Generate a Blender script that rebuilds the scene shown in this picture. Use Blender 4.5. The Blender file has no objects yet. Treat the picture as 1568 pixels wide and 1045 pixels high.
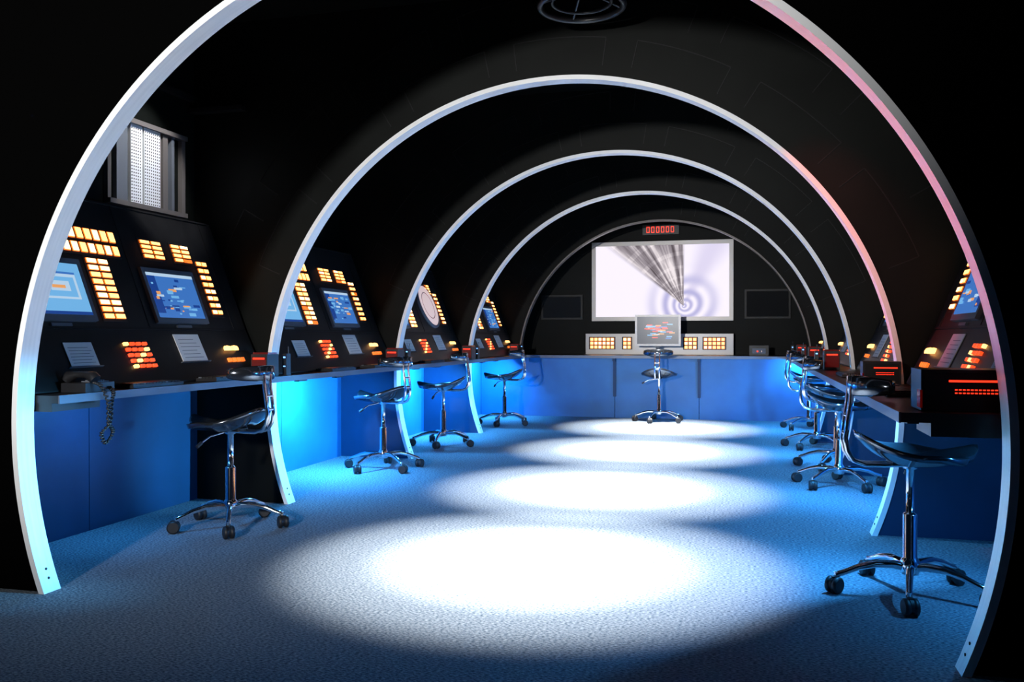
import bpy, math, random
from mathutils import Vector, Matrix
random.seed(7)
sc = bpy.context.scene
sc.view_settings.view_transform = 'Standard'
sc.view_settings.look = 'None'

# ------------------------------------------------------------ layout (metres)
H = 1.155
ARCH_Y = [3.3, 5.48, 7.79, 10.05, 12.5]
R, ZC = 2.015, 0.755
WX = 2.62
CEIL = 3.35
BACK = 13.4
DZ = 0.88

# ------------------------------------------------------------ materials
def mat(name, col, rough=0.5, metal=0.0, emit=None, estr=0.0, coat=0.0, spec=0.5):
    m = bpy.data.materials.new(name); m.use_nodes = True
    b = m.node_tree.nodes['Principled BSDF']
    b.inputs['Base Color'].default_value = (*col, 1)
    b.inputs['Roughness'].default_value = rough
    b.inputs['Metallic'].default_value = metal
    b.inputs['Specular IOR Level'].default_value = spec
    b.inputs['Coat Weight'].default_value = coat
    if emit:
        b.inputs['Emission Color'].default_value = (*emit, 1)
        b.inputs['Emission Strength'].default_value = estr
    return m

def noisy(m, scale=(20, 20, 20), c1=(0, 0, 0), c2=(1, 1, 1), bump=0.0, detail=4, lo=.35, hi=.65, coords='Object', dist=0.01):
    nt = m.node_tree; N = nt.nodes; L = nt.links
    b = N['Principled BSDF']
    tc = N.new('ShaderNodeTexCoord'); mp = N.new('ShaderNodeMapping')
    mp.inputs['Scale'].default_value = scale
    nz = N.new('ShaderNodeTexNoise'); nz.inputs['Scale'].default_value = 1.0; nz.inputs['Detail'].default_value = detail
    cr = N.new('ShaderNodeValToRGB')
    cr.color_ramp.elements[0].position = lo; cr.color_ramp.elements[1].position = hi
    cr.color_ramp.elements[0].color = (*c1, 1); cr.color_ramp.elements[1].color = (*c2, 1)
    L.new(tc.outputs[coords], mp.inputs['Vector']); L.new(mp.outputs[0], nz.inputs['Vector'])
    L.new(nz.outputs['Fac'], cr.inputs['Fac']); L.new(cr.outputs['Color'], b.inputs['Base Color'])
    if bump:
        bp = N.new('ShaderNodeBump'); bp.inputs['Strength'].default_value = bump; bp.inputs['Distance'].default_value = dist
        L.new(nz.outputs['Fac'], bp.inputs['Height']); L.new(bp.outputs[0], b.inputs['Normal'])
    return m

M = {}
M['carpet'] = noisy(mat('carpet', (.3, .33, .38), .95, spec=.05), (70, 170, 60), (.06, .095, .135), (.38, .43, .48), .8, 6, .36, .66)
M['black'] = noisy(mat('black_panel', (.02, .021, .02), .45, spec=.12), (2, 2, 2), (.0022, .0028, .0024), (.0044, .0054, .0047))
M['matte'] = mat('matte_black', (.001, .001, .001), .9, spec=.01)
M['alu'] = noisy(mat('brushed_aluminium', (.8, .82, .85), .36, .12), (3, 60, 3), (.88, .89, .90), (.96, .965, .97), .05)
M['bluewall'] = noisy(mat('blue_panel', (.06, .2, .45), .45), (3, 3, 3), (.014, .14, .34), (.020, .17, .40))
M['bluedark'] = noisy(mat('blue_panel_dark', (.06, .2, .45), .45, spec=.3), (3, 3, 3), (.006, .034, .085), (.007, .042, .105))  # darker copy of blue_panel, first bay's weak light put into its colour
M['desk'] = mat('desk_laminate', (.015, .015, .017), .35)
M['edge'] = mat('desk_edge', (.12, .14, .18), .35, .4)
M['console'] = noisy(mat('console_black', (.015, .015, .016), .42, spec=.35), (8, 8, 8), (.005, .005, .006), (.009, .009, .010))
M['gap'] = mat('panel_seam', (.009, .009, .010), .4, spec=.2)
M['bezel'] = mat('monitor_bezel', (.09, .10, .12), .4)
M['chrome'] = mat('chrome', (.88, .9, .93), .07, 1)
M['seat'] = mat('seat_glossy', (.13, .145, .17), .14, .9)
M['rubber'] = mat('caster_rubber', (.012, .012, .014), .5)
M['plastic'] = mat('black_plastic', (.012, .012, .014), .35)
M['paper'] = mat('paper', (.62, .6, .58), .7)
M['btn'] = mat('button_lit', (.9, .6, .2), .4, emit=(1, .46, .13), estr=3.2)
M['btn_w'] = mat('button_pale', (.9, .8, .5), .4, emit=(1, .66, .30), estr=2.8)
M['btn_o'] = mat('button_orange', (.9, .3, .05), .4, emit=(1, .17, .015), estr=1.0)
M['btn_r'] = mat('button_red', (.9, .1, .05), .4, emit=(1, .07, .012), estr=1.5)
M['red'] = mat('red_led', (.6, .02, .01), .3, emit=(1, .03, .01), estr=2.2)
M['reddim'] = mat('red_lens', (.08, .005, .005), .2, emit=(1, .02, .01), estr=.04)
M['blueled'] = mat('blue_led', (.1, .3, 1), .3, emit=(.15, .4, 1), estr=3)
M['s_blue'] = mat('screen_blue', (0, 0, 0), .25, emit=(.045, .17, .52), estr=1)
M['s_lblue'] = mat('screen_light_blue', (0, 0, 0), .25, emit=(.16, .44, .78), estr=1)
M['s_dblue'] = mat('screen_dark_blue', (0, 0, 0), .25, emit=(.01, .05, .26), estr=1)
M['s_pale'] = mat('screen_pale', (0, 0, 0), .25, emit=(.45, .62, .8), estr=1)
M['s_or'] = mat('screen_orange', (0, 0, 0), .25, emit=(.8, .35, .12), estr=1)
M['s_red'] = mat('screen_red', (0, 0, 0), .25, emit=(.8, .06, .06), estr=1)
M['s_black'] = mat('screen_black', (0, 0, 0), .25, emit=(.03, .04, .07), estr=1)
M['radar'] = mat('radar_face', (.5, .4, .4), .4, emit=(.75, .55, .52), estr=.8)
M['grille'] = mat('perforated_steel', (.85, .87, .89), .4, .3)
M['cloth'] = noisy(mat('speaker_cloth', (.01, .01, .01), .9), (200, 200, 200), (.002, .002, .002), (.012, .012, .012))

# ------------------------------------------------------------ mesh builder
class MB:
    def __init__(s): s.v = []; s.f = []; s.m = []; s.sm = []; s.mats = []
    def mi(s, k):
        if k not in s.mats: s.mats.append(k)
        return s.mats.index(k)
    def add(s, vs, fs, k, smooth=False):
        o = len(s.v); s.v += [tuple(x) for x in vs]; i = s.mi(k)
        for f in fs: s.f.append([o + j for j in f]); s.m.append(i); s.sm.append(smooth)
    def hexa(s, c, k):
        s.add(c, [(0, 3, 2, 1), (4, 5, 6, 7), (0, 1, 5, 4), (1, 2, 6, 5), (2, 3, 7, 6), (3, 0, 4, 7)], k)
    def box(s, x0, x1, y0, y1, z0, z1, k, fn=None):
        c = [(x0, y0, z0), (x1, y0, z0), (x1, y1, z0), (x0, y1, z0), (x0, y0, z1), (x1, y0, z1), (x1, y1, z1), (x0, y1, z1)]
        if fn: c = [fn(*p) for p in c]
        s.hexa(c, k)
    def quad(s, pts, k): s.add(pts, [(0, 1, 2, 3)], k)
    def tube(s, path, rad, k, n=12, cap=True):
        path = [Vector(p) for p in path]
        if not isinstance(rad, (list, tuple)): rad = [rad] * len(path)
        up = Vector((0, 0, 1)); vs = []; prev = None
        for i, p in enumerate(path):
            t = (path[min(i + 1, len(path) - 1)] - path[max(i - 1, 0)]).normalized()
            if prev is None:
                a = up if abs(t.dot(up)) < .9 else Vector((1, 0, 0))
                nx = t.cross(a).normalized()
            else:
                nx = (prev - t * prev.dot(t)).normalized()
            prev = nx; ny = t.cross(nx)
            for j in range(n):
                w = 2 * math.pi * j / n
                vs.append(p + (nx * math.cos(w) + ny * math.sin(w)) * rad[i])
        fs = []
        for i in range(len(path) - 1):
            for j in range(n):
                fs.append((i * n + j, i * n + (j + 1) % n, (i + 1) * n + (j + 1) % n, (i + 1) * n + j))
        s.add(vs, fs, k, True)
        if cap:
            s.add(vs[:n], [tuple(range(n))[::-1]], k); s.add(vs[-n:], [tuple(range(n))], k)
    def rev(s, prof, k, c=(0, 0, 0), n=24, smooth=True, mtx=None):
        vs = []
        for r, z in prof:
            for j in range(n):
                w = 2 * math.pi * j / n
                p = Vector((r * math.cos(w), r * math.sin(w), z))
                if mtx: p = mtx @ p
                vs.append(p + Vector(c))
        fs = []
        for i in range(len(prof) - 1):
            for j in range(n):
                fs.append((i * n + j, i * n + (j + 1) % n, (i + 1) * n + (j + 1) % n, (i + 1) * n + j))
        s.add(vs, fs, k, smooth)
    def mesh(s, name, recalc=True):
        import bmesh
        me = bpy.data.meshes.new(name); me.from_pydata(s.v, [], s.f)
        for k in s.mats: me.materials.append(M[k])
        for i, p in enumerate(me.polygons): p.material_index = s.m[i]; p.use_smooth = s.sm[i]
        if recalc:
            bm = bmesh.new(); bm.from_mesh(me); bmesh.ops.recalc_face_normals(bm, faces=bm.faces); bm.to_mesh(me); bm.free()
        me.update(); return me
    def obj(s, name, parent=None, loc=(0, 0, 0), recalc=True, bevel=0):
        o = bpy.data.objects.new(name, s.mesh(name, recalc)); sc.collection.objects.link(o); o.location = loc
        if parent: o.parent = parent
        if bevel:
            b = o.modifiers.new('bevel', 'BEVEL'); b.width = bevel; b.segments = 2; b.limit_method = 'ANGLE'
        return o

def empty(name, loc=(0, 0, 0)):
    e = bpy.data.objects.new(name, None); sc.collection.objects.link(e); e.location = loc; e.empty_display_size = .1
    return e

def light(kind, name, loc, target, power, col, parent=None, **kw):
    l = bpy.data.lights.new(name, kind); l.energy = power; l.color = col
    for a, b in kw.items(): setattr(l, a, b)
    o = bpy.data.objects.new(name, l); sc.collection.objects.link(o); o.location = loc
    if target is not None:
        d = Vector(target) - Vector(loc); o.rotation_euler = d.to_track_quat('-Z', 'Y').to_euler()
    if parent: o.parent = parent
    return o

# ------------------------------------------------------------ shell
b = MB(); b.box(-6, 6, -3, 13.5, -.05, 0, 'carpet'); b.obj('floor')
b = MB(); b.box(-WX - .06, -WX, 3.34, BACK, 0, CEIL, 'black'); b.obj('wall_left')
b = MB(); b.box(WX, WX + .06, 3.34, BACK, 0, CEIL, 'black'); b.obj('wall_right')
b = MB(); b.box(-WX - .06, WX + .06, BACK, BACK + .06, 0, CEIL, 'black'); b.obj('wall_back')
b = MB(); b.box(-WX - .06, WX + .06, 3.34, BACK + .06, CEIL, CEIL + .05, 'black'); b.obj('ceiling')

def bulkhead(name, y, xo, zt, front, lowR, lowL=False, zmin=0.0, th=.04):
    b = MB(); Rb = R + .028
    a0 = math.asin(-(ZC - zmin) / Rb)
    inner = []; outer = []
    asplit = math.radians(15); acorn = math.radians(50)
    angs = []
    for i in range(13): angs.append(a0 + (asplit - a0) * i / 12)
    for i in range(1, 9): angs.append(asplit + (acorn - asplit) * i / 8)
    for i in range(1, 13): angs.append(acorn + (math.pi / 2 - acorn) * i / 12)
    zs = ZC + Rb * math.sin(asplit)
    for a in angs:
        inner.append((Rb * math.cos(a), ZC + Rb * math.sin(a)))
        if a <= asplit: outer.append((xo, ZC + Rb * math.sin(a)))
        elif a <= acorn: outer.append((xo, zs + (zt - zs) * (a - asplit) / (acorn - asplit)))
        else: outer.append((xo * (1 - (a - acorn) / (math.pi / 2 - acorn)), zt))
    for sg in (1, -1):
        for i in range(len(angs) - 1):
            p, q, r, s_ = inner[i], inner[i + 1], outer[i + 1], outer[i]
            k = front
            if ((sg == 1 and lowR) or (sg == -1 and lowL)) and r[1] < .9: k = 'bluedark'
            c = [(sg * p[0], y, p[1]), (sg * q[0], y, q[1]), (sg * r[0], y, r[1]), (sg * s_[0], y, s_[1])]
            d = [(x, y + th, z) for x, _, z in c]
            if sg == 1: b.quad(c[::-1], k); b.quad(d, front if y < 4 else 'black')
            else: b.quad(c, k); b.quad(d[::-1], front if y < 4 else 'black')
    if y > 4:
        for rr in (R + .27, R + .55):
            for k0 in range(7):
                aa = math.radians(22 + k0 * 20 + (8 if rr > R + .4 else 0)); bb = aa + math.radians(15)
                m = 8
                P = lambda r, w: (r * math.cos(w), ZC + r * math.sin(w))
                for i in range(m):
                    w0 = aa + (bb - aa) * i / m; w1 = aa + (bb - aa) * (i + 1) / m
                    cs = [P(rr, w0), P(rr, w1), P(rr + .006, w1), P(rr + .006, w0)]
                    if all(abs(x) < xo - .02 and z < zt - .02 for x, z in cs):
                        b.hexa([(x, y - .003, z) for x, z in cs] + [(x, y, z) for x, z in cs], 'gap')
                for w in (aa, bb):
                    ct = Vector((math.cos(w), math.sin(w))); tn = Vector((-ct.y, ct.x)) * .003
                    cs = [ct * (rr - .17) - tn, ct * rr - tn, ct * rr + tn, ct * (rr - .17) + tn]
                    cs = [(q.x, q.y + ZC) for q in cs]
                    if all(abs(x) < xo - .02 and z < zt - .02 for x, z in cs):
                        b.hexa([(x, y - .003, z) for x, z in cs] + [(x, y, z) for x, z in cs], 'gap')
    return b.obj(name, recalc=False)

def rib(y, zmin=0.0, k='alu', dep=.10, th=.028, name='arch_rib'):
    b = MB(); a0 = math.asin(-(ZC - zmin) / R); n = 160
    ys = (y - .03, y - .03 + dep)
    ring = []
    for i in range(n + 1):
        a = a0 + (math.pi - 2 * a0) * i / n
        c, s_ = math.cos(a), math.sin(a)
        ring.append([(R * c, ys[0], ZC + R * s_), ((R + th) * c, ys[0], ZC + (R + th) * s_),
                     ((R + th) * c, ys[1], ZC + (R + th) * s_), (R * c, ys[1], ZC + R * s_)])
    for i in range(n):
        p, q = ring[i], ring[i + 1]
        for j in range(4):
            j2 = (j + 1) % 4
            b.add([p[j], p[j2], q[j2], q[j]], [(0, 1, 2, 3)], k, False)
    b.quad(ring[0], k); b.quad(ring[-1][::-1], k)
    for sg in (1, -1):
        for zz in (.06, .10):
            x = math.sqrt(R * R - (ZC - zz) ** 2)
            b.rev([(.006, 0), (.006, .004), (0, .005)], 'rubber', (sg * x, y + .02, zz), 8, mtx=Matrix.Rotation(-sg * math.pi / 2, 3, 'Y'))
    return b.obj(name)

bulkhead('wall_front', ARCH_Y[0], 6, 5, 'matte', False)
for i, y in enumerate(ARCH_Y[1:]):
    bulkhead('wall_partition_%d' % (i + 1), y, WX, CEIL, 'black', True, i >= 1, zmin=(DZ if y > 12 else 0))
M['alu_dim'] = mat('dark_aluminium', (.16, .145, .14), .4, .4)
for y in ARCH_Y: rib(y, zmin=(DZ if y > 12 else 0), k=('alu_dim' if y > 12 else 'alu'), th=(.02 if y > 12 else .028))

for sg, nm in ((-1, 'trim_left'), (1, 'trim_right')):
    b = MB()
    for i in range(4):
        y0 = ARCH_Y[i] + .045; y1 = ARCH_Y[i + 1] - .002
        if i == 3: y1 = 12.45
        ym = (y0 + y1) / 2
        x0, x1 = sorted((sg * (WX - .02), sg * WX))
        kk = 'bluedark' if i == 0 else 'bluewall'  # dimness of the first bay is painted by the darker blue
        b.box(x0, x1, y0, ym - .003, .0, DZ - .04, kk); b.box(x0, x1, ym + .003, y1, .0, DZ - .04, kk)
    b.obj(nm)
b = MB()
xs = [-2.6, -.62, .55, 2.6]
for i in range(3): b.box(xs[i] + .004, xs[i + 1] - .004, 12.45, 12.47, 0, DZ - .04, 'bluewall')
for x in (-.62, .55):
    b.box(x - .02, x + .02, 12.42, 12.45, .30, DZ - .04, 'bluedark'); b.box(x - .02, x + .02, 12.34, 12.45, DZ - .08, DZ - .04, 'bluedark')
b.obj('trim_back')

# ------------------------------------------------------------ desks
def desk(name, x0, x1, y0, y1, edge, br=None):
    b = MB(); b.box(x0, x1, y0, y1, DZ - .035, DZ, 'desk')
    if edge == 'R': b.box(x1, x1 + .008, y0, y1, DZ - .037, DZ + .002, 'edge')
    if edge == 'L': b.box(x0 - .008, x0, y0, y1, DZ - .037, DZ + .002, 'edge')
    if edge == 'F': b.box(x0, x1, y0 - .008, y0, DZ - .037, DZ + .002, 'edge')
    if br: b.box(*br, 'desk')
    return b.obj(name)
desk('console_desk', -WX + .001, -1.89, 3.38, BACK - .01, 'R', (-2.05, -1.93, 3.385, 3.7, DZ - .075, DZ - .035))
desk('console_desk', 1.70, WX - .001, 3.42, BACK - .01, 'L', (1.80, 2.06, 3.43, 3.7, DZ - .085, DZ - .035))
desk('console_desk', -1.88, 1.69, 12.32, BACK - .01, 'F')

# ------------------------------------------------------------ control consoles
XA, ZA, XB, ZB = 2.195, 1.20, 2.48, 1.935
LX0, LZ0 = 2.05, DZ + .012
def fU(sg, y0):
    L = math.hypot(XB - XA, ZB - ZA); nx, nz = (ZB - ZA) / L, (XB - XA) / L
    return lambda s, t, o: (sg * (XA + (XB - XA) * t - nx * o), y0 + s, ZA + (ZB - ZA) * t + nz * o)
def fL(sg, y0):
    L = math.hypot(XA - LX0, ZA - LZ0); nx, nz = (ZA - LZ0) / L, (XA - LX0) / L
    return lambda s, t, o: (sg * (LX0 + (XA - LX0) * t - nx * o), y0 + s, LZ0 + (ZA - LZ0) * t + nz * o)

def buttons(b, fn, s0, s1, t0, t1, nc, nr, kinds, gs=.16, gt=.26):
    b.box(s0 - .008, s1 + .008, t0 - .012, t1 + .012, 0, .003, 'plastic', fn)
    ds = (s1 - s0) / nc; dt = (t1 - t0) / nr
    for i in range(nc):
        for j in range(nr):
            k = 'btn_o' if random.random() < .04 else random.choice(kinds)
            a = s0 + ds * i; c = t0 + dt * j
            gi, gj = gs * ds / 2, gt * dt / 2
            b.box(a + gi, a + ds - gi, c + gj, c + dt - gj, .003, .008, 'btn_o', fn)
            gi += ds * .05; gj += dt * .06
            b.box(a + gi, a + ds - gi, c + gj, c + dt - gj, .008, .011, k, fn)

def monitor(b, fn, s0, s1, t0, t1, style):
    b.box(s0, s1, t0, t1, 0, .022, 'bezel', fn)
    f = .028; ft = .04
    def rect(a, c, d, e, k, o):
        A = s0 + f + (s1 - s0 - 2 * f) * a; B_ = s0 + f + (s1 - s0 - 2 * f) * c
        C = t0 + ft + (t1 - t0 - 2 * ft) * d; D = t0 + ft + (t1 - t0 - 2 * ft) * e
        b.box(A, B_, C, D, .015, o, k, fn)
    if style == 'desk':
        rect(0, 1, 0, 1, 's_lblue', .0225); rect(0, 1, 0, .06, 's_dblue', .0235)
        rect(.35, .9, .3, .82, 's_pale', .0235); rect(.39, .86, .34, .72, 's_lblue', .0245)
        rect(.48, .77, .45, .64, 's_pale', .0255); rect(.50, .70, .50, .56, 's_or', .0262); rect(.35, .9, .78, .82, 's_blue', .0245); rect(.02, .12, .86, .95, 's_or', .0235)
    else:
        rect(0, 1, 0, 1, 's_blue', .0225); rect(0, 1, .93, 1, 's_pale', .0235); rect(0, .16, .1, .93, 's_dblue', .0235)
        rnd = random.Random(int(s0 * 100) + style_seed[0]); style_seed[0] += 1
        for i in range(34):
            x = rnd.uniform(.02, .85); z = rnd.uniform(.04, .86); w = rnd.uniform(.03, .17); h = rnd.uniform(.015, .07)
            rect(x, min(x + w, .99), z, min(z + h, .92), rnd.choice(['s_lblue', 's_lblue', 's_dblue', 's_pale', 's_or', 's_lblue']), .0236 + .0001 * i)
    b.box((s0 + s1) / 2 - .07, (s0 + s1) / 2 + .07, t0 - .035, t0 - .015, 0, .012, 'bezel', fn)
style_seed = [1]

for bay in range(4):
    y0 = ARCH_Y[bay]; ln = ARCH_Y[bay + 1] - y0
    off = 0 if bay == 0 else (ln - 2.18)
    for sg in (-1, 1):
        root = empty('control_console', (sg * 2.3, y0 + ln / 2, DZ))
        inv = Matrix.Translation(-root.location)
        def put(b, nm):
            o = b.obj(nm, None); o.parent = root; o.matrix_parent_inverse = inv
            return o
        prof = [(LX0, DZ + .001), (LX0, LZ0), (XA, ZA), (XB, ZB), (WX - .001, ZB), (WX - .001, DZ + .001)]
        ya, yb = y0 + .08, y0 + ln - .035
        b = MB(); n = len(prof)
        vs = [(sg * x, ya, z) for x, z in prof] + [(sg * x, yb, z) for x, z in prof]
        b.add(vs, [tuple(range(n)), tuple(range(2 * n - 1, n - 1, -1))] + [(i, (i + 1) % n, (i + 1) % n + n, i + n) for i in range(n)], 'console')
        U = fU(sg, y0 + off); Lo = fL(sg, y0 + off)
        for s in (.14, 1.13, 2.0): b.box(s, s + .006, .0, 1, 0, .003, 'gap', U)
        b.box(.1, 2.1, .985, 1.0, 0, .006, 'gap', U)
        b.box(.1, 2.1, -.012, .004, 0, .008, 'gap', U)
        put(b, 'body')
        b = MB()
        monitor(b, U, .18, .70, .04, .49, 'desk')
        if bay == 2:
            c = U(1.5, .4, 0)
            L = math.hypot(XB - XA, ZB - ZA); nrm = Vector((-sg * (ZB - ZA) / L, 0, (XB - XA) / L))
            q = nrm.to_track_quat('Z', 'Y').to_matrix()
            b.rev([(.27, 0), (.27, .02), (.24, .025)], 'bezel', c, 40, mtx=q)
            b.rev([(.24, .02), (.16, .021)], 'radar', c, 40, mtx=q)
            b.rev([(.16, .021), (.155, .023), (.15, .021)], 'bezel', c, 40, mtx=q)
            b.rev([(.15, .021), (.0, .022)], 'radar', c, 40, mtx=q)
        else:
            monitor(b, U, 1.20, 1.71, .04, .49, 'ui')
        put(b, 'monitors')
        b = MB(); P = ['btn', 'btn', 'btn_w']
        buttons(b, U, .77, .95, .06, .53, 2, 9, P, .14, .30)
        buttons(b, U, 1.81, 1.93, .12, .62, 2, 8, ['btn', 'btn', 'btn_w'], .16, .42)
        buttons(b, U, .50, 1.08, .665, .76, 9, 1, P, .26, .1)
        buttons(b, U, .50, 1.08, .56, .645, 9, 1, P, .26, .1)
        buttons(b, U, 1.29, 1.50, .58, .74, 2, 4, P, .14, .34)
        buttons(b, U, 1.59, 1.78, .58, .74, 2, 4, P, .14, .34)
        for r_ in range(5):
            for c_ in range(4):
                s = .86 + c_ * .052 - r_ * .004; t = .28 + r_ * .10
                b.box(s, s + .034, t, t + .05, 0, .012, 'btn_r' if (r_ * 3 + c_) % 4 else 'btn', Lo)
        for (s, t) in ((1.82, .55), (1.90, .55)):
            b.rev([(.032, 0), (.030, .015), (.02, .028), (0, .032)], 'btn', Lo(s, t, 0), 14)
        for c_ in range(4): b.box(1.78 + c_ * .05, 1.815 + c_ * .05, .30, .38, 0, .012, 'btn_o', Lo)
        put(b, 'buttons')
        b = MB()
        b.box(.40, .60, .35, .74, .002, .006, 'paper', Lo); b.box(1.31, 1.56, .35, .88, .002, .006, 'paper', Lo)
        for k in range(6):
            b.box(1.34, 1.53 - .02 * (k % 3), .42 + k * .07, .43 + k * .07, .006, .0065, 'bezel', Lo)
            b.box(.42, .58 - .02 * (k % 2), .40 + k * .05, .408 + k * .05, .006, .0065, 'bezel', Lo)
        b.box(.38, .62, .33, .345, 0, .014, 'bezel', Lo); b.box(1.29, 1.58, .33, .345, 0, .014, 'bezel', Lo)
        put(b, 'placards')

# ------------------------------------------------------------ desk equipment
def keyboard(x, y, rot=0):
    b = MB(); b.box(-.07, .07, -.21, .21, 0, .018, 'plastic')
    for i in range(5):
        for j in range(15): b.box(-.06 + i * .025, -.039 + i * .025, -.2 + j * .0265, -.178 + j * .0265, .018, .025, 'bezel' if (i + j) % 7 == 0 else 'plastic')
    o = b.obj('keyboard', loc=(x, y, DZ + .003)); o.rotation_euler[2] = rot
def phone(x, y, cord=True):
    b = MB()
    b.box(-.08, .06, -.1, .1, 0, .045, 'plastic')
    b.box(-.05, .04, .0, .085, .045, .05, 'bezel')
    path = [(-.09 , -.05, .06), (-.075, -.05, .075), (-.03, -.05, .085), (.02, -.05, .085), (.06, -.05, .075), (.075, -.05, .06)]
    b.tube(path, [.028, .028, .016, .016, .028, .028], 'plastic', 12)
    for i in range(3):
        for j in range(4): b.box(-.035 + i * .022, -.020 + i * .022, .008 + j * .018, .02 + j * .018, .05, .055, 'bezel')
    if cord:
        pts = []
        N = 260
        ctrl = [Vector(p) for p in [(.06, -.05, .05), (.09, -.03, .03), (.105, .0, -.05), (.10, .01, -.15), (.10, .04, -.20), (.10, -.01, -.25), (.10, -.04, -.20), (.10, .02, -.15), (.10, .03, -.06), (.095, .05, -.005), (.06, .06, .02)]]
        def cat(t):
            m = len(ctrl) - 1; i = min(int(t * m), m - 1); u = t * m - i
            p0 = ctrl[max(i - 1, 0)]; p1 = ctrl[i]; p2 = ctrl[i + 1]; p3 = ctrl[min(i + 2, m)]
            return .5 * ((2 * p1) + (-p0 + p2) * u + (2 * p0 - 5 * p1 + 4 * p2 - p3) * u * u + (-p0 + 3 * p1 - 3 * p2 + p3) * u ** 3)
        for i in range(N + 1):
            t = i / N; w = t * 2 * math.pi * 42
            pts.append(cat(t) + Vector((math.cos(w) * .007, math.sin(w) * .007, math.sin(w) * .003)))
        b.tube(pts, .005, 'plastic', 6)
    b.obj('telephone', loc=(x, y, DZ + .003), bevel=0)
phone(-1.955, 3.66)
for y in (4.12, 4.86, 6.4, 7.2, 8.6, 9.4): keyboard(-1.97, y)
for y in (4.5, 5.0, 6.4, 8.6): keyboard(1.85, y)

def alarm(x, y, sg):
    b = MB()
    b.box(-.06, .06, -.075, .075, 0, .15, 'plastic'); b.box(-.052, .052, -.079, -.075, .02, .13, 'reddim')
    b.box(-.042, .042, -.082, -.078, .116, .128, 'red'); b.box(-.055, .055, -.06, .06, .15, .162, 'reddim')
    b.obj('warning_light', loc=(x, y, DZ + .003))
    b = MB()
    b.box(-.015, .015, -.03, .03, 0, .15, 'plastic'); b.box(-.008, .008, -.032, -.03, .12, .13, 'blueled'); b.box(-.008, .008, -.032, -.03, .06, .066, 'blueled')
    b.box(-.018, .018, -.034, .034, 0, .008, 'plastic')
    b.tube([(.006, .015, .15), (.006, .015, .20)], .004, 'plastic', 6)
    b.obj('handheld_radio', loc=(x + (.05 if sg < 0 else -.10), y + .20, DZ + .003))
for y in (5.33, 7.62, 9.88, 12.05):
    alarm(-1.975, y, -1)
    if y > 9: alarm(1.87, y, 1)
alarm(1.84, 7.62, 1)

def led_rack(x, y, z, w, h, d):
    b = MB(); b.box(-w / 2, w / 2, 0, d, 0, h, 'plastic')
    b.box(-w / 2 + .01, w / 2 - .01, -.004, 0, .012, h - .012, 'console')
    b.box(-w * .22, w * .40, -.006, -.003, h * .70, h * .75, 'red')
    n = 12
    for i in range(n):
        xx = -w * .16 + i * w * .04
        b.box(xx, xx + w * .026, -.006, -.003, h * .42, h * .45, 'red'); b.box(xx, xx + w * .026, -.006, -.003, h * .50, h * .53, 'red')
    b.box(-w / 2 - .004, -w / 2 + .004, -.004, d * .3, .01, h * .5, 'reddim')
    b.obj('led_display_unit', loc=(x, y, z))
led_rack(1.945, 3.50, DZ + .003, .33, .15, .2)
led_rack(1.90, 5.30, DZ + .003, .2, .13, .12)

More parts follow.
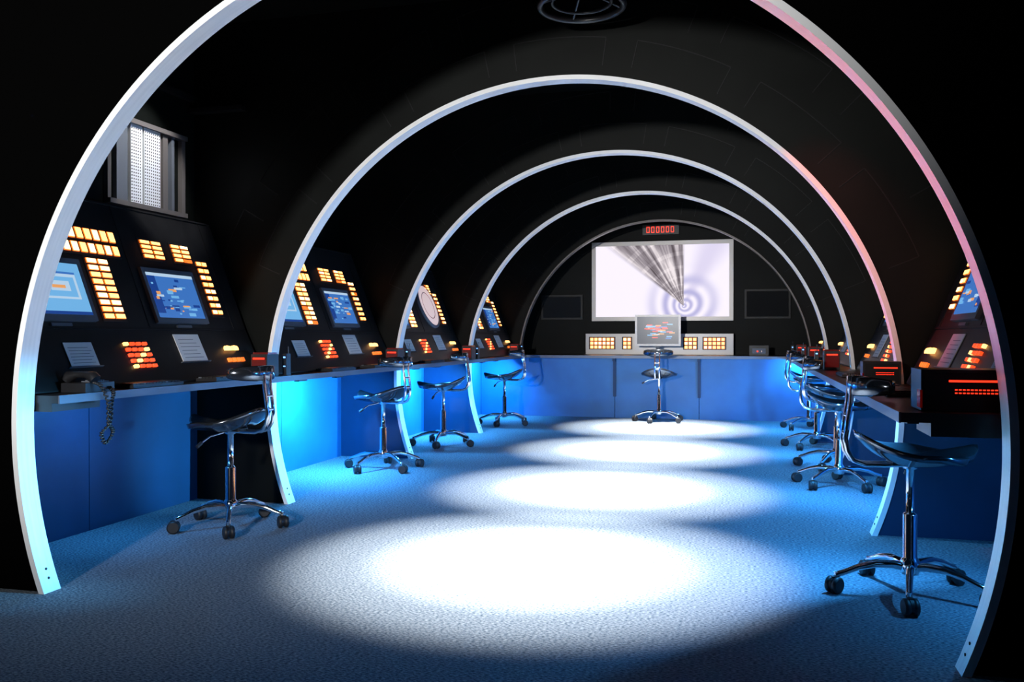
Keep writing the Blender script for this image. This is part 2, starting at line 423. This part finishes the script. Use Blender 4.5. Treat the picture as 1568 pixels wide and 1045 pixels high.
# ------------------------------------------------------------ stools
def stool_mesh(base_off=0.0):
    b = MB()
    for i in range(5):
        w = math.radians(18 + base_off + 72 * i); c, s_ = math.cos(w), math.sin(w)
        prof = [(.02, .125), (.07, .135), (.15, .135), (.22, .118), (.275, .095), (.305, .085), (.318, .078)]
        b.tube([(r * c, r * s_, z) for r, z in prof], [.019, .019, .017, .015, .014, .014, .013], 'chrome', 12)
        cx, cy = .318 * c, .318 * s_
        b.tube([(cx, cy, .095), (cx, cy, .05)], .009, 'chrome', 8)
        wd = w + random.uniform(-1.2, 1.2); tx, ty = -math.sin(wd), math.cos(wd)
        ox, oy = cx + .012 * math.cos(wd), cy + .012 * math.sin(wd)
        for sd in (-1, 1):
            p0 = (ox + tx * sd * .007, oy + ty * sd * .007, .037); p1 = (ox + tx * sd * .030, oy + ty * sd * .030, .037)
            b.tube([p0, (p0[0] * .8 + p1[0] * .2, p0[1] * .8 + p1[1] * .2, .037), (p0[0] * .2 + p1[0] * .8, p0[1] * .2 + p1[1] * .8, .037), p1], [.033, .037, .037, .030], 'rubber', 20)
        b.tube([(ox - tx * .007, oy - ty * .007, .042), (ox + tx * .007, oy + ty * .007, .042)], .033, 'rubber', 14)
        b.box(ox - .012, ox + .012, oy - .012, oy + .012, .045, .076, 'rubber')
    b.rev([(0, .095), (.036, .095), (.042, .11), (.042, .15), (.034, .165), (.030, .17), (.030, .36), (.027, .365), (.0175, .37), (.0175, .56), (.03, .565), (.035, .59), (.0, .6)], 'chrome', n=28)
    b.box(-.09, .09, -.05, .05, .583, .598, 'rubber')
    b.tube([(.02, .03, .575), (.04, .14, .56), (.05, .2, .53)], .006, 'chrome', 8)
    b.tube([(.05, .2, .53), (.055, .235, .508)], .011, 'rubber', 8)
    for sd in (-.03, .03):
        b.tube([(.03, sd, .588), (-.12, sd, .582), (-.20, sd, .583), (-.25, sd, .60), (-.275, sd, .64), (-.285, sd, .70), (-.275, sd, .78), (-.262, sd, .86), (-.258, sd, .93)], .011, 'chrome', 10)
    for zz in (.72, .80): b.tube([(-.283 + (zz - .72) * .1, -.03, zz), (-.283 + (zz - .72) * .1, .03, zz)], .008, 'chrome', 8)
    n = 20; vs = []
    for i in range(n + 1):
        a = math.radians(-72 + 144 * i / n); hh = .042 * (1 - .45 * abs(2 * i / n - 1) ** 3)
        for (rr, zz) in ((.185, -hh), (.185, hh), (.197, hh + .004), (.208, hh - .004), (.208, -hh + .004), (.197, -hh - .004)):
            vs.append((-.06 - rr * math.cos(a), rr * math.sin(a) * 1.0, .935 + zz))
    fs = []
    for i in range(n):
        for j in range(6): fs.append((i * 6 + j, i * 6 + (j + 1) % 6, (i + 1) * 6 + (j + 1) % 6, (i + 1) * 6 + j))
    fs += [tuple(range(6)), tuple(range(n * 6 + 5, n * 6 - 1, -1))]
    b.add(vs, fs, 'seat', True)
    # tractor saddle seat (x = front)
    NA, NR = 56, 11
    def outline(th):
        c, s_ = math.cos(th), math.sin(th)
        rx = .285 if c > 0 else .24
        ry = .24 - .03 * max(0, c)
        r = 1 / math.sqrt((c / rx) ** 2 + (s_ / ry) ** 2)
        r *= 1 + .10 * math.exp(-((abs(math.atan2(s_, c)) - math.radians(65)) / .35) ** 2)
        r *= 1 - .13 * math.exp(-((abs(math.atan2(s_, c)) - math.radians(24)) / .22) ** 2)
        return r
    def hgt(x, y, q):
        z = .632
        z += .075 * max(0, -x / .23) ** 2 * (.5 + .5 * q)
        z += .026 * q ** 3
        z += .034 * math.exp(-(y / .05) ** 2) * max(0, x / .2)
        z -= .026 * math.exp(-((abs(y) - .10) / .07) ** 2) * (1 - q)
        if x > .05: z -= .45 * (x - .05) ** 2 + .55 * (x - .05) * abs(y)
        if q > .93: z -= .006
        return z
    top = [(0, 0, hgt(0, 0, 0))]; bot = [(0, 0, .598)]
    for i in range(1, NR + 1):
        q = min(1, (i / NR) ** .8)
        for j in range(NA):
            th = 2 * math.pi * j / NA; r = outline(th) * q
            x, y = r * math.cos(th), r * math.sin(th); z = hgt(x, y, q)
            top.append((x, y, z)); bot.append((x * .96, y * .96, z - .036 + .006 * q ** 4))
    def fan(o):
        f = []
        for j in range(NA): f.append((o, o + 1 + j, o + 1 + (j + 1) % NA))
        for i in range(NR - 1):
            for j in range(NA):
                f.append((o + 1 + i * NA + j, o + 1 + (i + 1) * NA + j, o + 1 + (i + 1) * NA + (j + 1) % NA, o + 1 + i * NA + (j + 1) % NA))
        return f
    nt_ = len(top); fs = fan(0) + fan(nt_)
    e = 1 + (NR - 1) * NA
    for j in range(NA): fs.append((e + j, e + (j + 1) % NA, nt_ + e + (j + 1) % NA, nt_ + e + j))
    b.add(top + bot, fs, 'seat', True)
    return b.mesh('swivel_stool')
sm = stool_mesh()
for (x, y, r, lead) in [(-1.85, 4.72, 175, -60), (-1.88, 7.12, 160, None), (-1.93, 8.84, 185, None), (-1.88, 11.12, 176, None), (.04, 12.02, 90, None),
                  (1.87, 4.25, 8, -100), (1.94, 8.2, 8, None), (1.88, 9.60, 0, None), (1.93, 11.5, -8, None), (1.86, 7.2, -5, None)]:
    me = sm if lead is None else stool_mesh((lead - r - 18) % 72)
    o = bpy.data.objects.new('swivel_stool', me); sc.collection.objects.link(o); o.location = (x, y, 0); o.rotation_euler[2] = math.radians(r)

# ------------------------------------------------------------ back wall items
def screen_mat():
    m = bpy.data.materials.new('projected_tunnel_video'); m.use_nodes = True
    nt = m.node_tree; N = nt.nodes; L = nt.links; N.clear()
    out = N.new('ShaderNodeOutputMaterial'); em = N.new('ShaderNodeEmission')
    tc = N.new('ShaderNodeTexCoord'); sp = N.new('ShaderNodeSeparateXYZ'); L.new(tc.outputs['Object'], sp.inputs[0])
    def mth(op, a, b_=None, c=None):
        n = N.new('ShaderNodeMath'); n.operation = op
        for i, v in enumerate((a, b_, c)):
            if v is None: continue
            if isinstance(v, (int, float)): n.inputs[i].default_value = v
            else: L.new(v, n.inputs[i])
        return n.outputs[0]
    def smooth(v, a, b_):
        n = N.new('ShaderNodeMapRange'); n.interpolation_type = 'SMOOTHSTEP'; L.new(v, n.inputs[0]); n.inputs[1].default_value = a; n.inputs[2].default_value = b_; return n.outputs[0]
    px = mth('SUBTRACT', sp.outputs['X'], .33); pz = mth('SUBTRACT', sp.outputs['Z'], -.38)
    r = mth('SQRT', mth('ADD', mth('MULTIPLY', px, px), mth('MULTIPLY', pz, pz)))
    ang = mth('ARCTAN2', pz, px)
    rx = mth('SUBTRACT', px, mth('MULTIPLY', r, .25)); rz = mth('SUBTRACT', pz, mth('MULTIPLY', r, .15))
    r2 = mth('SQRT', mth('ADD', mth('MULTIPLY', rx, rx), mth('MULTIPLY', rz, rz)))
    rings = mth('MULTIPLY_ADD', mth('SINE', mth('MULTIPLY', mth('LOGARITHM', mth('ADD', r2, .06), 2.718), 12.0)), .5, .5)
    rf = mth('MULTIPLY', rings, mth('SUBTRACT', 1.0, smooth(r, .25, .70)))
    cv = N.new('ShaderNodeCombineXYZ'); L.new(mth('MULTIPLY', ang, 11.0), cv.inputs[0]); L.new(mth('MULTIPLY', mth('LOGARITHM', mth('ADD', r, .02), 2.7), .8), cv.inputs[1])
    nz = N.new('ShaderNodeTexNoise'); nz.inputs['Scale'].default_value = 1.0; nz.inputs['Detail'].default_value = 5; L.new(cv.outputs[0], nz.inputs['Vector'])
    cr = N.new('ShaderNodeValToRGB')
    rib_ = mth('MULTIPLY', mth('GREATER_THAN', mth('SINE', mth('MULTIPLY', mth('LOGARITHM', mth('ADD', r, .02), 2.718), 22.0)), .7), .035)
    L.new(mth('ADD', nz.outputs['Fac'], rib_), cr.inputs[0])
    e = cr.color_ramp.elements; e[0].position = .36; e[0].color = (.10, .08, .09, 1); e[1].position = .66; e[1].color = (.84, .76, .78, 1)
    x = e.new(.50); x.color = (.32, .28, .31, 1)
    wedge = mth('MULTIPLY', smooth(ang, 1.54, 1.60), mth('SUBTRACT', 1.0, smooth(ang, 2.40, 2.50)))
    st = mth('MULTIPLY', smooth(ang, .75, 1.1), mth('SUBTRACT', 1.0, smooth(ang, 1.15, 1.5)))
    bg0 = N.new('ShaderNodeMix'); bg0.data_type = 'RGBA'; L.new(mth('MULTIPLY', st, .6), bg0.inputs[0]); bg0.inputs[6].default_value = (.90, .84, .95, 1); bg0.inputs[7].default_value = (.56, .51, .75, 1)
    bg = N.new('ShaderNodeMix'); bg.data_type = 'RGBA'; L.new(rf, bg.inputs[0]); L.new(bg0.outputs[2], bg.inputs[6]); bg.inputs[7].default_value = (.46, .44, .70, 1)
    fin = N.new('ShaderNodeMix'); fin.data_type = 'RGBA'; L.new(wedge, fin.inputs[0]); L.new(bg.outputs[2], fin.inputs[6]); L.new(cr.outputs[0], fin.inputs[7])
    L.new(fin.outputs[2], em.inputs[0]); em.inputs[1].default_value = 1.1; L.new(em.outputs[0], out.inputs[0])
    return m
M['video'] = screen_mat()
M['frame'] = mat('screen_frame', (.55, .52, .5), .35, .3)
b = MB(); w, h = 1.05, .598; f = .06
b.box(-w, w, -.02, .03, -h, -h + f, 'frame'); b.box(-w, w, -.02, .03, h - f, h, 'frame')
b.box(-w, -w + f, -.02, .03, -h + f, h - f, 'frame'); b.box(w - f, w, -.02, .03, -h + f, h - f, 'frame')
b.box(-w + f, w - f, .0, .03, -h + f, h - f, 'video')
b.obj('projection_screen', loc=(-.053, BACK - .032, 1.983))

b = MB(); b.box(-.27, .27, -.03, .04, -.075, .075, 'plastic')
for i in range(6):
    x = -.21 + i * .072; t = .009; W_, Hh = .046, .09
    b.box(x, x + W_, -.034, -.03, Hh / 2 - t, Hh / 2, 'red'); b.box(x, x + W_, -.034, -.03, -Hh / 2, -Hh / 2 + t, 'red')
    for xx in (x, x + W_ - t):
        b.box(xx, xx + t, -.034, -.03, .004, Hh / 2 - t - .003, 'red'); b.box(xx, xx + t, -.034, -.03, -Hh / 2 + t + .003, -.004, 'red')
b.obj('digital_counter', loc=(-.06, BACK - .042, 2.75))

for x0, x1, z0, z1 in ((-1.895, -1.245, 1.41, 1.79), (1.155, 1.80, 1.41, 1.84)):
    b = MB(); b.box(x0, x1, BACK - .05, BACK - .001, z0, z1, 'console'); b.box(x0 + .03, x1 - .03, BACK - .06, BACK - .05, z0 + .03, z1 - .03, 'cloth')
    b.obj('wall_speaker')

b = MB(); b.box(-1.17, 1.0, 13.2, 13.36, DZ + .002, 1.19, 'frame')
for (x0, n) in ((-1.10, 6), (-.60, 2), (.30, 3), (.58, 5)):
    b.box(x0 - .02, x0 + n * .062 + .01, 13.195, 13.2, .955, 1.145, 'plastic')
    for i in range(n):
        for j in range(3):
            b.box(x0 + i * .062, x0 + i * .062 + .05, 13.19, 13.195, .966 + j * .058, 1.014 + j * .058, 'btn_o')
            b.box(x0 + i * .062 + .005, x0 + i * .062 + .045, 13.187, 13.19, .972 + j * .058, 1.008 + j * .058, random.choice(['btn', 'btn_w', 'btn']) )
b.obj('button_panel')
b = MB(); b.box(-.09, .09, -.06, .06, 0, .015, 'bezel'); b.box(-.03, .03, -.0, .03, .015, .2, 'bezel'); b.box(-.325, .325, -.02, .03, .13, .58, 'frame')
b.box(-.295, .295, -.023, -.02, .16, .55, 's_black')
rr = random.Random(3)
for i in range(40):
    x = rr.gauss(0, .08); z = .36 + rr.gauss(0, .05)
    b.box(x - .04, x + .04, -.0245 - .0001 * i, -.023, z - .008, z + .008, rr.choice(['s_red', 's_pale', 's_or', 's_red', 's_lblue', 's_blue']))
b.obj('computer_monitor', loc=(-.05, 12.8, DZ + .003))
b = MB(); b.box(-.13, .13, -.05, .05, 0, .14, 'plastic'); b.box(-.09, .09, -.054, -.05, .03, .1, 's_black'); b.box(-.03, -.01, -.056, -.054, .05, .07, 'red'); b.box(.03, .04, -.056, -.054, .05, .07, 'radar')
b.obj('desk_radio', loc=(1.35, 12.8, DZ + .003))

# ------------------------------------------------------------ left recess grille
b = MB(); x = -WX + .002
b.box(x, x + .05, 4.56, 5.33, 1.97, 2.0, 'alu_dim'); b.box(x, x + .05, 4.56, 5.33, 2.50, 2.53, 'alu_dim')
for y, wd, k in ((4.56, .03, 'alu_dim'), (4.64, .10, 'bezel'), (4.77, .11, 'grille'), (4.90, .16, 'grille'), (5.09, .05, 'alu_dim'), (5.18, .03, 'bezel'), (5.29, .04, 'alu_dim')):
    b.box(x, x + .03, y, y + wd, 2.0, 2.5, k)
    if k == 'grille':
        for i in range(24):
            for j in range(int(wd / .02)): b.box(x + .03, x + .032, y + .006 + j * .02, y + .013 + j * .02, 2.01 + i * .02, 2.018 + i * .02, 'plastic')
b.obj('ventilation_grille')
b = MB(); b.box(-WX + .01, -2.2, 5.40, 5.47, 2.72, 2.75, 'gap'); b.box(-WX + .001, -WX + .04, 3.5, 5.47, 2.80, 2.84, 'gap'); b.obj('ceiling_bracket')

# ------------------------------------------------------------ ceiling fixtures + lights
W_ = (1, .98, .95)
for i, y in enumerate((4.39, 6.63, 8.92, 11.2)):
    root = empty('ceiling_spotlight', (.12, y, CEIL))
    b = MB(); b.rev([(.0, .0), (.03, 0), (.03, -.07), (.09, -.08), (.11, -.20), (.105, -.20), (.08, -.10), (0, -.10)], 'plastic', n=24)
    b.obj('housing', root)
    light('SPOT', 'flood_beam', (0, 0, -.21), (0, 0, -5), 1250, W_, root, spot_size=math.radians(48), spot_blend=.5, shadow_soft_size=.07)
    light('SPOT', 'core_beam', (0, 0, -.215), (0, 0, -5), 4300, W_, root, spot_size=math.radians(34), spot_blend=1, shadow_soft_size=.07)
b = MB()
path = [(.24 * math.cos(t * math.pi / 20), .24 * math.sin(t * math.pi / 20), 0) for t in range(41)]
b.tube(path, .018, 'plastic', 10, False); path = [(.17 * math.cos(t * math.pi / 20), .17 * math.sin(t * math.pi / 20), .02) for t in range(41)]
b.tube(path, .010, 'plastic', 8, False)
for k in range(4):
    w = k * math.pi / 2 + .4; b.tube([(.24 * math.cos(w), .24 * math.sin(w), 0), (.0, .0, .1)], .009, 'plastic', 8)
b.tube([(0, 0, .08), (0, 0, .30)], .02, 'plastic', 10)
b.obj('ceiling_ring_fixture', loc=(.25, 5.0, 3.05))

BL = (.05, .40, 1)
def lamp(kind, x, y, z, tgt, p, col=BL, name='blue_lamp', **kw):
    root = empty(name, (x, y, z))
    b = MB(); b.box(-.02, .02, -.06, .06, .005, .019, 'plastic'); b.obj('housing', root)
    light(kind, 'bulb', (0, 0, -.004), Vector(tgt) - Vector((x, y, z)), p, col, root, **kw)
zb = DZ - .056
A = dict(shape='RECTANGLE', size=.04, size_y=.04)
S = dict(spot_size=math.radians(20), spot_blend=1, shadow_soft_size=.02)
PY = [4.2, 6.78, 9.5, 12.0]
for i, y in enumerate(ARCH_Y[:4]):
    if i == 0: lamp('AREA', -2.15, 4.25, zb, (-2.6, 4.25, .3), 9, **A)
    else: lamp('AREA', -2.10, PY[i], zb, (-2.6, PY[i], .20), (0, 90, 75, 55)[i], **A)
    lamp('AREA', 2.3, y + .6, zb, (2.6, y + .8, .2), 12 if i == 0 else 35, **A)
    lamp('SPOT', 1.76, y + .30, zb, (-1.95, y - .02, .48), 2600 if i < 2 else 1600, col=(.12, .55, 1), **S)
    lamp('SPOT', -1.95, y + .30, zb, (1.97, y - .02, .48), 2800 if i < 1 else 1700, col=(.12, .55, 1), **S)
    lamp('AREA', 1.75, y + 1.2, zb, (.9, y + 1.2, 0), 36, **A)
    if i > 0: lamp('AREA', -1.95, y + .9, zb, (-1.3, y + .7, 0), 26, **A)
lamp('AREA', 1.85, 12.2, zb, (1.7, 12.5, .3), 12, **A)
RD = (1, .06, .02)  # added red sources with housings, only to tint the right-hand arches
RS = dict(spot_size=math.radians(24), spot_blend=1, shadow_soft_size=.02)
lamp('SPOT', .9, 4.5, CEIL - .03, (1.70, 5.44, 1.85), 260, RD, 'red_tint_fill', **RS)
lamp('SPOT', -.6, 4.0, CEIL - .03, (1.62, 3.34, 1.95), 700, RD, 'red_tint_fill', **RS)
lamp('SPOT', -.6, 6.3, CEIL - .03, (1.85, 5.52, 1.5), 600, RD, 'red_tint_fill', **RS)

light('SPOT', 'grille_fill_spot', (-1.9, 4.7, 3.2), (-2.6, 4.95, 2.2), 150, (1, 1, 1), None, spot_size=math.radians(40), spot_blend=.5, shadow_soft_size=.03)  # unseen light added to brighten the grille slats
light('SPOT', 'arch_fill_spot', (-.9, -1.8, 2.0), (-1.5, 5.0, 3.3), 1500, (1, .99, .97), None, spot_size=math.radians(76), spot_blend=.8, shadow_soft_size=.15)  # unseen fill added behind the camera to whiten the arch fronts

w = bpy.data.worlds.new('world'); sc.world = w; w.use_nodes = True
w.node_tree.nodes['Background'].inputs[0].default_value = (.15, .45, 1, 1); w.node_tree.nodes['Background'].inputs[1].default_value = .008

# ------------------------------------------------------------ camera
cd = bpy.data.cameras.new('camera'); cam = bpy.data.objects.new('camera', cd); sc.collection.objects.link(cam)
cd.sensor_width = 36; cd.lens = 31.0; cam.location = (1.155, 0, H)
cam.rotation_euler = (math.radians(90 - .318), 0, math.radians(14.77)); cd.clip_start = .05
sc.camera = cam
